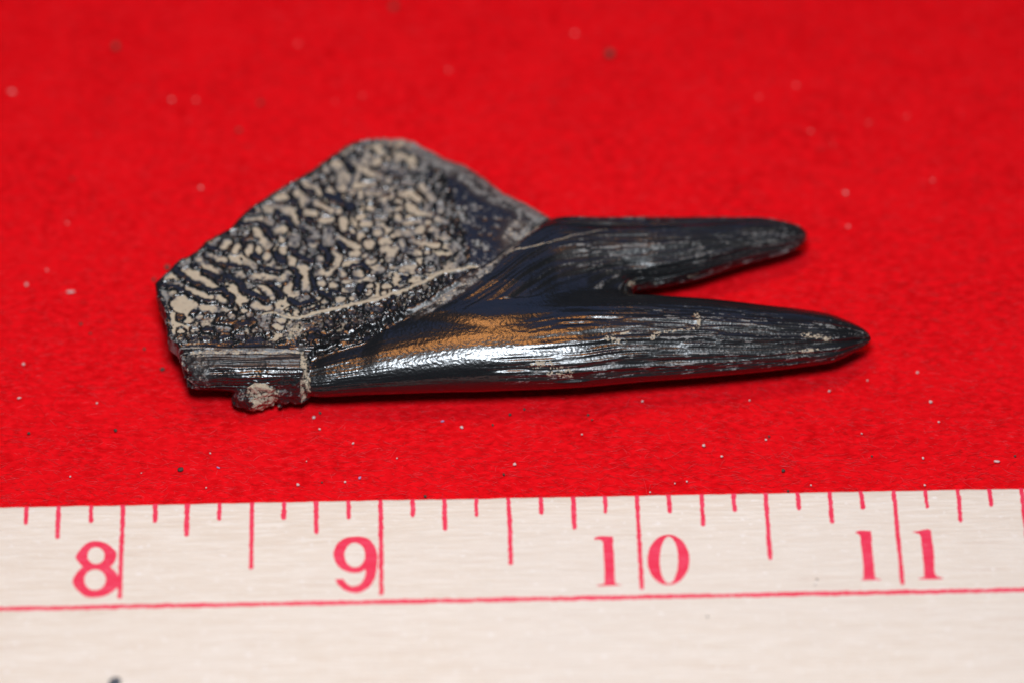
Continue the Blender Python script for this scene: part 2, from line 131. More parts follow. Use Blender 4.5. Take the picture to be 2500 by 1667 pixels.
# node helpers
def mat(name):
    m = bpy.data.materials.new(name); m.use_nodes = True
    nt = m.node_tree; b = nt.nodes['Principled BSDF']
    return m, nt, b
def nd(nt, t, **kw):
    n = nt.nodes.new(t)
    for k, v in kw.items():
        if k.startswith('i_'):
            key = k[2:]; key = int(key) if key.isdigit() else key.replace('_', ' ')
            n.inputs[key].default_value = v
        else: setattr(n, k, v)
    return n
def lk(nt, a, b): nt.links.new(a, b)
def mixc(nt, fac, a, b):
    n = nt.nodes.new('ShaderNodeMix'); n.data_type = 'RGBA'
    for s, v in ((n.inputs[0], fac), (n.inputs[6], a), (n.inputs[7], b)):
        if hasattr(v, 'is_output'): nt.links.new(v, s)
        else: s.default_value = v
    return n.outputs[2]
def math_(nt, op, a, b=0.0, clamp=False):
    n = nt.nodes.new('ShaderNodeMath'); n.operation = op; n.use_clamp = clamp
    for s, v in ((n.inputs[0], a), (n.inputs[1], b)):
        if hasattr(v, 'is_output'): nt.links.new(v, s)
        else: s.default_value = v
    return n.outputs[0]
def ramp(nt, fac, a, b):
    n = nt.nodes.new('ShaderNodeMapRange'); n.interpolation_type = 'SMOOTHSTEP'
    nt.links.new(fac, n.inputs[0]); n.inputs[1].default_value = a; n.inputs[2].default_value = b
    return n.outputs[0]
def tex(nt, scale, detail=3, rough=.5, sx=(1, 1, 1), rot=(0, 0, 0)):
    tc = nd(nt, 'ShaderNodeTexCoord'); mp = nd(nt, 'ShaderNodeMapping')
    mp.inputs['Scale'].default_value = sx; mp.inputs['Rotation'].default_value = rot
    lk(nt, tc.outputs['Object'], mp.inputs[0])
    n = nd(nt, 'ShaderNodeTexNoise'); n.inputs['Scale'].default_value = scale
    n.inputs['Detail'].default_value = detail; n.inputs['Roughness'].default_value = rough
    lk(nt, mp.outputs[0], n.inputs['Vector'])
    return n.outputs['Fac']
def bump(nt, h, dist, strength=1.0):
    n = nd(nt, 'ShaderNodeBump'); n.inputs['Distance'].default_value = dist; n.inputs['Strength'].default_value = strength
    lk(nt, h, n.inputs['Height']); return n.outputs[0]

# ------------------------------------------------------------------ materials
FELT, nt, b = mat('red_felt')
f1 = tex(nt, 900, 4, .6, (1, 1.8, 1)); f2 = tex(nt, 130, 3, .6)
c = mixc(nt, ramp(nt, f1, .3, .7), (.52, .0015, .004, 1), (.80, .005, .011, 1))
c = mixc(nt, math_(nt, 'MULTIPLY', ramp(nt, f2, .35, .7), .6), c, (.76, .005, .010, 1))
lk(nt, c, b.inputs['Base Color']); b.inputs['Roughness'].default_value = .95
b.inputs['Specular IOR Level'].default_value = .05
lk(nt, bump(nt, f1, .00016), b.inputs['Normal'])

FIBRE, nt, b = mat('red_fibre')
g = nd(nt, 'ShaderNodeAttribute', attribute_name='tone')
lk(nt, mixc(nt, g.outputs['Fac'], (.72, .003, .006, 1), (.95, .075, .10, 1)), b.inputs['Base Color'])
b.inputs['Roughness'].default_value = .5; b.inputs['Specular IOR Level'].default_value = .2

WOOD, nt, b = mat('pale_wood')
g1 = tex(nt, 60, 5, .62, (.5, 16, 16)); g2 = tex(nt, 420, 4, .65, (.55, 11, 11)); g3 = tex(nt, 22, 3, .5, (1, 2, 2)); g4 = tex(nt, 500, 3, .6, (.22, 5.5, 5.5)); g5 = tex(nt, 1500, 3, .6, (.8, 1.6, 1.6))
c = mixc(nt, ramp(nt, g1, .3, .7), (.74, .655, .55, 1), (.785, .715, .62, 1))
c = mixc(nt, ramp(nt, g2, .44, .66), c, (.84, .79, .71, 1))
c = mixc(nt, math_(nt, 'MULTIPLY', ramp(nt, g3, .42, .7), .5), c, (.77, .72, .65, 1))
c = mixc(nt, math_(nt, 'MULTIPLY', ramp(nt, g4, .58, .74), .45), c, (.62, .49, .39, 1))
c = mixc(nt, ramp(nt, g5, .60, .76), c, (.90, .87, .83, 1))
lk(nt, c, b.inputs['Base Color']); b.inputs['Roughness'].default_value = .5
lk(nt, math_(nt, 'ADD', math_(nt, 'MULTIPLY', g2, -.5), .78), b.inputs['Roughness'])
b.inputs['Specular IOR Level'].default_value = .4
lk(nt, bump(nt, g2, .00012), b.inputs['Normal'])

INK, nt, b = mat('red_ink')
g1 = tex(nt, 500, 3, .6, (.6, 5, 5)); g2 = tex(nt, 1500, 2, .6)
c = mixc(nt, ramp(nt, g1, .35, .7), (.78, .022, .075, 1), (.82, .055, .125, 1))
c = mixc(nt, math_(nt, 'MULTIPLY', ramp(nt, g2, .58, .75), .35), c, (.84, .20, .27, 1))
lk(nt, c, b.inputs['Base Color']); b.inputs['Roughness'].default_value = .5

BONE, nt, b = mat('black_bone')
at = nd(nt, 'ShaderNodeAttribute', attribute_name='dirt')
sp = nd(nt, 'ShaderNodeSeparateColor'); lk(nt, at.outputs['Color'], sp.inputs[0])
n1 = tex(nt, 2600, 4, .65); n2 = tex(nt, 5200, 3, .6); n3 = tex(nt, 900, 3, .6); n4 = tex(nt, 4200, 4, .7)
tan = sp.outputs[0]; grey = sp.outputs[1]; rough = sp.outputs[2]
tanm = ramp(nt, math_(nt, 'ADD', tan, math_(nt, 'MULTIPLY', math_(nt, 'SUBTRACT', n4, .5), 1.25)), .34, .66)
greym = ramp(nt, math_(nt, 'ADD', grey, math_(nt, 'MULTIPLY', math_(nt, 'SUBTRACT', n2, .5), 1.1)), .30, .75)
c0 = mixc(nt, n3, (.004, .005, .006, 1), (.010, .011, .012, 1))
c1 = mixc(nt, math_(nt, 'MULTIPLY', greym, .8), c0, (.245, .255, .25, 1))
tc_ = mixc(nt, n3, (.36, .31, .225, 1), (.49, .43, .32, 1))
lk(nt, mixc(nt, tanm, c1, tc_), b.inputs['Base Color'])
r0 = math_(nt, 'ADD', math_(nt, 'MULTIPLY', rough, .45), .20)
r1 = math_(nt, 'MAXIMUM', r0, math_(nt, 'MULTIPLY', math_(nt, 'MAXIMUM', tanm, math_(nt, 'MULTIPLY', greym, .75)), .95))
lk(nt, r1, b.inputs['Roughness'])
b.inputs['Specular IOR Level'].default_value = .8
bn = nd(nt, 'ShaderNodeBump'); bn.inputs['Distance'].default_value = .000012; bn.inputs['Strength'].default_value = .8
lk(nt, n2, bn.inputs['Height'])
b2 = nd(nt, 'ShaderNodeBump'); b2.inputs['Distance'].default_value = .000006; b2.inputs['Strength'].default_value = .7
lk(nt, n1, b2.inputs['Height']); lk(nt, bn.outputs[0], b2.inputs['Normal']); lk(nt, b2.outputs[0], b.inputs['Normal'])

def plain(name, col, rough, spec=.4):
    m, nt, b = mat(name)
    f = tex(nt, 4000, 3, .6)
    lk(nt, mixc(nt, f, tuple(.7*v for v in col)+(1,), tuple(min(1, 1.25*v) for v in col)+(1,)), b.inputs['Base Color'])
    b.inputs['Roughness'].default_value = rough; b.inputs['Specular IOR Level'].default_value = spec
    return m
LINT = plain('pale_lint', (.66, .44, .44), .45, .5)
LILAC = plain('lilac_lint', (.42, .22, .45), .5)
GRIT = plain('dark_grit', (.075, .055, .045), .8)
CRUMBM = plain('slate_crumb', (.07, .085, .11), .6)

# ------------------------------------------------------------------ felt
gx = np.linspace(-600, 600, 241); gy = np.linspace(-450, 750, 241)
X, Y = np.meshgrid(gx, gy, indexing='ij')
Z = -0.12+0.06*noise(X/14, Y/14, 0*X, 3)
n = len(gy); idx = (np.arange(len(gx)-1)[:, None]*n+np.arange(n-1)[None]).ravel()
felt = link('felt_cloth', np_mesh('felt_cloth', np.stack([X, Y, Z], -1).reshape(-1, 3)*MM, np.stack([idx, idx+n, idx+n+1, idx+1], 1)), FELT)
tag(felt, 'bright red felt cloth covered in fine fibres under the fossil and ruler', kind='structure')

rng = np.random.default_rng(5)
N = 62000
# denser on the near side where the fibres can be told apart
fx = rng.uniform(-66, 66, N); fy = -4+120*rng.random(N)**1.5
keep = ~((fy < 0.4))
fx, fy = fx[keep], fy[keep]; N = len(fx)
L = rng.lognormal(math.log(.6), .5, N).clip(.2, 2.6); ang = rng.normal(0, .36, N)+np.where(rng.random(N) < .16, rng.uniform(-1.5, 1.5, N), 0)-.05
curv = rng.normal(0, .6, N); z0 = rng.uniform(-.10, .0, N); lift = np.abs(rng.normal(0, .018, N)); wd = rng.uniform(.010, .024, N)
K = 4
t = np.linspace(-.5, .5, K)
a = ang[:, None]+curv[:, None]*t[None]
step = L[:, None]/(K-1)
px = np.cumsum(np.cos(a)*step, 1); py = np.cumsum(np.sin(a)*step, 1)
px = fx[:, None]+px-px.mean(1, keepdims=True); py = fy[:, None]+py-py.mean(1, keepdims=True)
pz = z0[:, None]+lift[:, None]*(1-(2*t[None])**2)*1.5
ring = []
for q in range(3):
    th = q*2*math.pi/3+.3; tw = np.array([.5, 1, 1, .4])
    off = math.cos(th)*wd[:, None]*tw; oz = math.sin(th)*wd[:, None]*tw
    ring.append(np.stack([px-np.sin(a)*off, py+np.cos(a)*off, pz+oz], -1))
V = np.stack(ring, 2)                              # N,K,3,3
base = (np.arange(N)*K*3)[:, None, None]
ks = np.arange(K-1)[None, :, None]*3; qs = np.arange(3)[None, None]
q2 = (np.arange(3)+1) % 3; q2 = q2[None, None]
F = np.stack([base+ks+qs, base+ks+q2, base+ks+3+q2, base+ks+3+qs], -1).reshape(-1, 4)
fme = np_mesh('felt_fibres', V.reshape(-1, 3)*MM, F)
ta = fme.attributes.new('tone', 'FLOAT', 'POINT'); ta.data.foreach_set('value', np.repeat(rng.random(N)**2.0, K*3).astype(np.float32))
fib = link('felt_fibres', fme, FIBRE, felt)
tag(fib, kind='stuff')

# ------------------------------------------------------------------ ruler
ruler = bpy.data.objects.new('wooden_ruler', None); C.objects.link(ruler); ruler.empty_display_size = .01
ruler.rotation_euler = (0, 0, YAW)
tag(ruler, 'pale wooden ruler with red inch marks 8 to 11, in front of the fossil', 'ruler')
def rbody():
    xs = np.concatenate([np.linspace(-243.8, -60, 60), np.linspace(-59.7, 60, 800), np.linspace(60.3, 66, 20)])
    W = 31.0; bev = .22
    prof = [(0, .1), (0, RTOP-bev), (-bev*.35, RTOP-bev*.3), (-bev*1.1, RTOP)]+[(-y, RTOP) for y in np.linspace(1, W-1, 26)]+[(-W+bev, RTOP), (-W, RTOP-bev), (-W, .1), (-W+.1, 0), (-.1, 0)]
    prof = np.array(prof); n = len(prof)
    X = np.repeat(xs[:, None], n, 1); Yv = np.repeat(prof[None, :, 0], len(xs), 0); Zv = np.repeat(prof[None, :, 1], len(xs), 0)
    wob = .035*noise(xs/3.1, 0*xs, 0*xs, 11)+.03*noise(xs/.7, 0*xs, 0*xs, 12)+.05*noise(xs/14, 0*xs, 0*xs, 13)
    near = np.exp(-np.abs(Yv)/.5)
    Yv = Yv+wob[:, None]*near
    Zv = Zv+.008*noise(X/9, Yv/.5, 0*X, 14)*(Zv > RTOP-.02)
    V = np.stack([X, Yv, Zv], -1).reshape(-1, 3)
    i = np.arange(len(xs)-1)[:, None]*n; j = np.arange(n)[None]; j2 = (j+1) % n
    F = np.stack([i+j, i+j2, i+n+j2, i+n+j], -1).reshape(-1, 4)
    me = np_mesh('ruler_body', V*MM, F)
    return me
body = link('ruler_body', rbody(), WOOD, ruler)
ZI = RTOP+.014
def strip(name, x0, y0, x1, y1, wd, seed):
    """an inked line with a ragged edge"""
    Ln = math.hypot(x1-x0, y1-y0); n = max(8, int(Ln/.13)); t = np.linspace(0, 1, n)
    cx = x0+(x1-x0)*t; cy = y0+(y1-y0)*t; dx, dy = (x1-x0)/Ln, (y1-y0)/Ln
    s = t*Ln
    base = wd*(1+.14*noise(s/1.7, 0*s, 0*s+seed, 21))
    a = base/2+.055*noise(s/.22, 0*s, 0*s+seed, 22)+.02*noise(s/.1, 0*s, 0*s+seed, 23)
    b_ = base/2+.055*noise(s/.22, 0*s+9, 0*s+seed, 24)+.02*noise(s/.1, 0*s, 0*s+seed, 25)
    sh = .03*noise(s/.9, 0*s, 0*s+seed, 26)
    end = np.ones(n); end[-1] = .45; end[-2] = .9
    a = (a+sh)*end; b_ = (b_-sh)*end
    V = np.concatenate([np.stack([cx-dy*a, cy+dx*a, 0*s+ZI], 1), np.stack([cx+dy*b_, cy-dx*b_, 0*s+ZI], 1)])
    i = np.arange(n-1)
    return link(name, np_mesh(name, V*MM, np.stack([i, i+n, i+n+1, i+1], 1), False), INK, ruler)
rr = random.Random(3)
for k in range(-18, 19):                          # eighths, counted from the 9 1/2 mark
    u = k*3.175-.02+rr.uniform(-.03, .03)
    e = (k+4) % 8
    Ln = 11.56 if e == 0 else 8.25 if e == 4 else 4.05 if e % 2 == 0 else 2.3
    Ln += rr.uniform(-.08, .08)
    if u > 62: continue
    strip('tick', u, -.06, u+rr.uniform(-.05, .05), -Ln, (.44 if e == 0 else .45)+rr.uniform(-.03, .03), k*3.7)
strip('guide_line', -243, -12.44, 65, -12.44, .47, 77.)
def inked(contours, name, label):
    rg = np.random.default_rng(len(name)+int(abs(contours[0][0][0])*10))
    loops = []
    for c in contours:
        p = np.array(c); out = []
        m = len(p)
        for i in range(m):                        # Catmull-Rom where the outline is smooth
            p0, p1, p2, p3 = p[i-1], p[i], p[(i+1) % m], p[(i+2) % m]
            def turn(a, b, c):
                v1, v2 = b-a, c-b; return abs(math.atan2(v1[0]*v2[1]-v1[1]*v2[0], v1@v2))
            if turn(p0, p1, p2) > .85: p0 = p1
            if turn(p1, p2, p3) > .85: p3 = p2
            k = max(2, int(np.linalg.norm(p2-p1)/.14))
            for j in range(k):
                t = j/k
                out.append(.5*((2*p1)+(-p0+p2)*t+(2*p0-5*p1+4*p2-p3)*t*t+(-p0+3*p1-3*p2+p3)*t**3))
        o = np.array(out); o = o+rg.normal(0, .012, o.shape)*np.array([1, .5])
        s = np.arange(len(o))*.14
        o[:, 0] += .025*noise(o[:, 1]/.18, 0*s, 0*s, 31)
        loops.append([Vector((float(q[0]), float(q[1]), 0)) for q in o])
    tris = tessellate_polygon(loops)
    V = np.array([[v.x, v.y, ZI+.004] for l in loops for v in l])
    T = np.array(tris)
    a, b_, c = V[T[:, 0]], V[T[:, 1]], V[T[:, 2]]
    fl = ((b_-a)[:, 0]*(c-a)[:, 1]-(b_-a)[:, 1]*(c-a)[:, 0]) < 0
    T[fl] = T[fl][:, ::-1]
    o = link(name, np_mesh(name, V*MM, T, False), INK, ruler); o['label'] = label
inked(NUM['8'], 'numeral', 'red numeral 8'); inked(NUM['9'], 'numeral', 'red numeral 9')
inked(NUM['10'][:1], 'numeral', 'red digit 1 of the 10'); inked(NUM['10'][1:], 'numeral', 'red digit 0 of the 10')
inked(NUM['11'][:1], 'numeral', 'first red digit 1 of the 11'); inked(NUM['11'][1:], 'numeral', 'second red digit 1 of the 11')

# ------------------------------------------------------------------ fossil: one implicit solid, meshed and cut into its parts
def table(rows):
    r = np.array(rows); xs = np.linspace(r[0, 0], r[-1, 0], 900)
    cols = []
    tip = r[-1, 3] < .2
    m = np.zeros(len(r))
    for c in range(1, 5):
        y = r[:, c]; h = np.diff(r[:, 0]); d = np.diff(y)/h        # monotone cubic through the rows
        m = np.zeros(len(r)); m[0], m[-1] = d[0], d[-1]
        for i in range(1, len(r)-1):
            m[i] = 0 if d[i-1]*d[i] <= 0 else (2*d[i-1]*d[i]/(d[i-1]+d[i]))
        i = np.clip(np.searchsorted(r[:, 0], xs, side='right')-1, 0, len(r)-2)
        t = (xs-r[i, 0])/h[i]
        cols.append((2*t**3-3*t**2+1)*y[i]+(t**3-2*t**2+t)*h[i]*m[i]+(-2*t**3+3*t**2)*y[i+1]+(t**3-t**2)*h[i]*m[i+1])
    return xs, np.array(cols)
TL, TU, TS = table(TUBE_LOW), table(TUBE_UP), table(TUBE_STUB)
def tube(T, x, y, z, cut0=True):
    xs, c = T
    yc, zc, ry, rz = (np.interp(x, xs, v) for v in c)
    dx = xs[1]-xs[0]
    sl = np.interp(x, xs, np.gradient(c[0], dx))
    q = np.sqrt(((y-yc)/ry)**2+((z-zc)/rz)**2)
    f = (q-1)*np.minimum(ry, rz)/np.sqrt(1+sl*sl)
    f = np.maximum(f, x-xs[-1])
    return f
PL = np.array(PLATE)
def polysdf(px_, py_, poly):
    poly = np.asarray(poly); d = np.full(px_.shape, 1e9); ins = np.zeros(px_.shape, bool)
    m = len(poly)
    for i in range(m):
        ax, ay = poly[i]; bx, by = poly[(i+1) % m]
        ex, ey = bx-ax, by-ay; wx, wy = px_-ax, py_-ay
        t = np.clip((wx*ex+wy*ey)/(ex*ex+ey*ey+1e-12), 0, 1)
        d = np.minimum(d, (wx-ex*t)**2+(wy-ey*t)**2)
        cnd = ((ay <= py_) != (by <= py_)) & (px_ < (bx-ax)*(py_-ay)/((by-ay) if by != ay else 1e-12)+ax)
        ins ^= cnd
    return np.where(ins, -1, 1)*np.sqrt(d)
GX0, GX1, GY0, GY1, GS = -38.5, 39.0, 10.0, 48.5, .1
ggx = np.arange(GX0, GX1, GS); ggy = np.arange(GY0, GY1, GS)
QX, QY = np.meshgrid(ggx, ggy, indexing='ij')
SDP = polysdf(QX, QY, PLATE).astype(np.float32)
leftness = sstep(-18, -30, QX)*sstep(26, 20, QY)
SDP = SDP+(.10*noise(QX/.9, QY/.9, 0*QX, 41)+.07*noise(QX/.35, QY/.35, 0*QX, 42))*(.35+.9*leftness)*(QX < -3)
SDW = polysdf(QX, QY, WEB).astype(np.float32)
def bil(G, x, y):
    u = np.clip((x-GX0)/GS, 0, G.shape[0]-1.001); v = np.clip((y-GY0)/GS, 0, G.shape[1]-1.001)
    i = u.astype(np.int32); j = v.astype(np.int32); a = u-i; c = v-j
    return (1-a)*((1-c)*G[i, j]+c*G[i, j+1])+a*((1-c)*G[i+1, j]+c*G[i+1, j+1])
def smin(a, b, k):
    h = np.clip(.5+.5*(b-a)/k, 0, 1)
    return b*(1-h)+a*h-k*h*(1-h)
def smax(a, b, k): return -smin(-a, -b, k)
def rimw(x, y):
    """1 beside the rounded far right rim of the plate"""
    return sstep(-17, -12, x+.0*y)*sstep(26, 30, y)
def parts(x, y, z):
    lo = tube(TL, x, y, z)
    lo = smax(lo, TL[0][0]+.25+.25*noise(y/.7, z/.7, 0*z, 45)-x, .25)
    up_ = tube(TU, x, y, z)
    up_ = smax(up_, TU[0][0]-x, 1.0)
    st = tube(TS, x, y, z)
    rag = .35*noise(y/.8, z/.8, 0*z, 46)+.2*noise(y/.3, z/.3, 0*z, 47)
    st = smax(st, TS[0][0]+.2+rag-x-.25*(y-15), .15)
    st = st+.06*noise(x/2.5, y/.35, z/.35, 48)*sstep(-31.5, -29.5, x)+.10*noise(x/.5, y/.5, z/.5, 53)*sstep(-29.5, -31.5, x)
    st = np.maximum(st, x-TS[0][-1]-.1)
    d2 = bil(SDP, x, y); rw = rimw(x, y)
    dep = np.clip(-d2, 0, 6)
    wid = .45+2.3*rw; drop = .30+1.25*rw
    q = np.clip(1-dep/wid, 0, 1)
    zt = 6.0+.22*noise(x/9, y/9, 0*x, 49)-drop*q**2-.30*sstep(22, 17.5, y)-1.0*sstep(17.2, 15.2, y)
    zb = 3.1-.8*sstep(36, 45, y)+.2*noise(x/3, y/3, 0*x, 50)
    pl = smax(smax(z-zt, zb-z, .3), d2, .35)
    wt = np.interp(x, [-12, -4, 2, 8, 11.5, 13.2], [6.5, 7.1, 6.9, 6.0, 4.8, 3.2])
    wt = wt+(.28*np.clip(y-20.9, 0, 2.4))*sstep(5, 0, x)
    we = smax(smax((z-wt)*.93, 2.0-z, .8), bil(SDW, x, y), .9)
    l0 = LUMP[0]; xr, yr, zr = .8*x+.5*y+.33*z, -.5*x+.8*y-.33*z, -.4*x+.1*y+.9*z
    nz = .45*noise(xr/1.2, yr/1.2, zr/1.2, 51)+.2*noise(yr/.5, zr/.5, xr/.5, 52)
    def el(c, r): return (np.sqrt(((x-c[0])/r[0])**2+((y-c[1])/r[1])**2+((z-c[2])/r[2])**2)-1)*min(r)
    lu = smin(el((LUMP[0][0]+.3, LUMP[0][1]+.1, 1.8), (2.7, 1.7, 1.9)), el((LUMP[1][0], LUMP[1][1]+.2, 2.35), (3.2, 1.8, 2.0)), .5)
    lu = smin(lu, el((LUMP[2][0]+.3, LUMP[2][1]+.8, 2.7), (2.3, 1.9, 1.9)), .6)
    lu = smin(lu, el((LUMP2[0][0], LUMP2[0][1]+.1, 2.7), (1.7, 1.1, 1.3)), .5)
    lu = smin(lu, el((LUMP[1][0]+2.2, LUMP[1][1]+1.1, 2.6), (3.6, 1.5, 1.6)), .8)+.8*nz
    return lo, up_, st, pl, we, lu
def solid(x, y, z):
    lo, up_, st, pl, we, lu = parts(x, y, z)
    f = smin(lo, up_, 1.2+2.0*sstep(11.5, 4, x))
    f = smin(f, we, 1.5)
    f = smin(f, pl, .55)
    g = smin(st, pl, 1.0)
    g = smin(g, lu, .9)
    return smin(f, g, .12)
H = .19
xs = np.arange(-38, 38.6, H); ys = np.arange(10.8, 47.6, H); zs = np.arange(-.6, 9.6, H)
val = np.empty((len(xs), len(ys), len(zs)), np.float32)
for i in range(0, len(xs), 40):
    a, b_, c = np.meshgrid(xs[i:i+40], ys, zs, indexing='ij')
    val[i:i+40] = solid(a.ravel(), b_.ravel(), c.ravel()).reshape(a.shape)
# surface nets
ins = val < 0
cnt = sum(ins[i:len(xs)-1+i, j:len(ys)-1+j, k:len(zs)-1+k].astype(np.int8) for i in (0, 1) for j in (0, 1) for k in (0, 1))
cells = np.argwhere((cnt > 0) & (cnt < 8))
cid = np.full(cnt.shape, -1, np.int32); cid[tuple(cells.T)] = np.arange(len(cells))
acc = np.zeros((len(cells), 3)); num = np.zeros(len(cells))
cor = [(i, j, k) for i in (0, 1) for j in (0, 1) for k in (0, 1)]
for A_ in cor:
    for ax in range(3):
        if A_[ax] == 1: continue
        B_ = list(A_); B_[ax] = 1
        va = val[tuple((cells+A_).T)]; vb = val[tuple((cells+B_).T)]
        cr = (va < 0) != (vb < 0)
        t = np.where(cr, va/np.where(cr, va-vb, 1), 0)
        p = np.array(A_)[None]+t[:, None]*(np.array(B_)-np.array(A_))[None]
        acc += p*cr[:, None]; num += cr
V = (cells+acc/num[:, None])*H+np.array([xs[0], ys[0], zs[0]])
quads = []
for ax in range(3):
    sl0 = [slice(None)]*3; sl1 = [slice(None)]*3
    sl0[ax] = slice(0, -1); sl1[ax] = slice(1, None)
    s0 = ins[tuple(sl0)]; s1 = ins[tuple(sl1)]
    e = np.argwhere(s0 != s1)
    o1, o2 = [a for a in range(3) if a != ax]
    ok = (e[:, o1] > 0) & (e[:, o2] > 0) & (e[:, o1] < cnt.shape[o1]) & (e[:, o2] < cnt.shape[o2])
    e = e[ok]
    def cell(d1, d2):
        q = e.copy(); q[:, o1] -= d1; q[:, o2] -= d2; return cid[tuple(q.T)]
    Q = np.stack([cell(1, 1), cell(0, 1), cell(0, 0), cell(1, 0)], 1)
    flip = ~s0[tuple(e.T)]
    if ax == 1: flip = ~flip
    Q[flip] = Q[flip][:, ::-1]
    quads.append(Q)
Q = np.concatenate(quads)
def grad(P):
    h = .03
    f0 = solid(P[:, 0], P[:, 1], P[:, 2])
    g = np.stack([solid(P[:, 0]+h*(a == 0), P[:, 1]+h*(a == 1), P[:, 2]+h*(a == 2))-f0 for a in range(3)], 1)/h
    return f0, g
def project(P, n=1):
    for _ in range(n):
        f0, g = grad(P); g2 = (g*g).sum(1).clip(.25, None)
        P = P-g*np.clip(f0/g2, -.15, .15)[:, None]
    return P
V = project(V, 2)
def split(V, Q):
    """halve every quad of the upper side; the underside stays coarse"""
    E = np.concatenate([Q[:, [i, (i+1) % 4]] for i in range(4)]); E.sort(1)
    key = E[:, 0].astype(np.int64)*len(V)+E[:, 1]
    u, inv = np.unique(key, return_inverse=True)
    em = (V[u//len(V)]+V[u % len(V)])/2
    fc = V[Q].mean(1)
    nE = len(V); nF = nE+len(em); m = len(Q)
    e = [nE+inv[i*m:(i+1)*m] for i in range(4)]; f = nF+np.arange(m)
    Q2 = np.concatenate([np.stack([Q[:, i], e[i], f, e[(i-1) % 4]], 1) for i in range(4)])
    return np.concatenate([V, em, fc]), Q2
V, Q = split(V, Q)
V = project(V, 1)
f0, G = grad(V)
NRM = G/np.linalg.norm(G, axis=1, keepdims=True).clip(1e-6)
x, y, z = V.T
lo, up_, st, pl, we, lu = parts(x, y, z)
which = np.argmin(np.stack([pl, np.minimum(up_, we+.1), lo, st, lu]), 0)     # 0 plate 1 upper prong 2 lower prong 3 stub 4 lump
top = NRM[:, 2] > .15
disp = np.zeros(len(V)); tan_ = np.zeros(len(V)); grey = np.zeros(len(V)); rgh = np.full(len(V), .12)
pitm = np.zeros(len(V))
nA = fbm(x/.5, y/.5, z/.5, 61, 3); nB = fbm(x/.16, y/.16, z/.16, 62, 2); nC = fbm(x/2.6, y/2.6, z/2.6, 63, 2)

# -- plate: dark winding ridges round sediment-filled pits
ip = np.where((which == 0) & (NRM[:, 2] > .3))[0]
P2 = np.stack([x[ip], y[ip]], 1).astype(np.float32)
jit = np.stack([.13*noise(P2[:, 0]/.5, P2[:, 1]/.5, 0*P2[:, 0], s_)+.07*noise(P2[:, 0]/.21, P2[:, 1]/.21, 0*P2[:, 0], s_+40) for s_ in (65, 66)], 1)
PJ = (P2+jit).astype(np.float32)
def field(L):
    best = np.full(len(PJ), -9., np.float32)
    for s in L:
        pts = np.array(s[1:], np.float32).reshape(-1, 2); w_ = s[0]
        lo_ = pts.min(0)-w_-1.2; hi_ = pts.max(0)+w_+1.2
        k = np.where(((PJ > lo_) & (PJ < hi_)).all(1))[0]
        if len(k): best[k] = np.maximum(best[k], w_-segdist(PJ[k], pts))
    return best
fp = field(PALE)+.025; fd = field(DARK)+.02
px_, py_ = P2.T
leftp = sstep(-17, -25, px_)
ru, rv = .82*PJ[:, 0]+.57*PJ[:, 1], -.57*PJ[:, 0]+.82*PJ[:, 1]
nz = noise(ru/.55, rv/.42, .3*ru, 67)+.6*noise(.3*ru/.4+rv/.36, ru/.4-.3*rv/.36, .4*rv, 68)
nz = nz+.25*leftp
free = sstep(-.17, -.34, fp)*sstep(-.12, -.30, fd)
zone = sstep(-4.5, -7.0, px_+.25*(py_-33))*sstep(.9, 1.8, -bil(SDP, px_, py_)+1.0)   # no pits to the right
bgp = sstep(-.19, -.33, fp)*sstep(-.08, -.20, fd)*sstep(-.30-.3*leftp, .0-.3*leftp, nz)*zone
pit = np.maximum(sstep(-.05, .10, fp), sstep(.3, .9, bgp))*(1-sstep(-.14, .04, fd))
pith = np.maximum(sstep(-.32, .0, fp), sstep(0, .7, bgp))*(1-sstep(-.10, .16, fd))       # softer: rounded ridges
# small beads between the last pits and the groove
bead = sstep(.1, .5, noise(px_/.42, py_/.42, 0*px_, 69))*(1-zone*.7)
disp[ip] = .13-.30*pith+.08*bead*(1-pith)*np.maximum(zone*.5, sstep(4.0, 2.0, py_-np.interp(px_, np.array(GROOVE)[:, 0], np.array(GROOVE)[:, 1]))*sstep(0, -5, px_))+.035*nA[ip]+.012*nB[ip]
pitm[ip] = pit
vy = np.interp(px_, np.array(VEIN)[:, 0], np.array(VEIN)[:, 1])
below = sstep(.2, -.5, py_-vy)*(px_ > -22)*sstep(1, -2, px_)
tan_[ip] = pit*(1-.45*below)*(1-.5*sstep(-8.5, -6, px_+.25*(py_-33)))*(.60+.40*nC[ip]+.22*nA[ip])
edge = sstep(.05, .4, pit)*sstep(1.0, .6, pit-.25*nB[ip])
tan_[ip] *= 1-.62*sstep(.0, .55, noise(ru/1.6, rv/1.2, 0*ru, 161)+.5*nA[ip]+.25*leftp)*sstep(.42, .0, fp)
tan_[ip] *= .45+.55*sstep(17.6, 19.2, py_+.8*nC[ip])
grey[ip] = np.maximum((.30+.40*sstep(17.6, 19.2, py_))*pit*(.8+.4*nA[ip]), .75*edge*(.6+.5*nB[ip]))+.25*(1-pit)*sstep(.25, .7, nA[ip])
grey[ip] = grey[ip]*(1-.4*below)+(1-zone)*np.clip(.20+.35*nB[ip]+.2*nC[ip]+.25*nA[ip], 0, .6)*(1-below)
rw = rimw(px_, py_)*sstep(3.6, 1.9, -bil(SDP, px_, py_)+.5*nC[ip])
grey[ip] = np.maximum(grey[ip], rw*(.62+.35*nA[ip]+.15*nC[ip])); tan_[ip] = np.maximum(tan_[ip], rw*(.18+.24*nB[ip]))
rgh[ip] = np.maximum(rgh[ip], .8*rw)
dust = np.exp(-(((px_-MARK['dust'][0])/2.2)**2+((py_-MARK['dust'][1])/3.6)**2)**1.3)
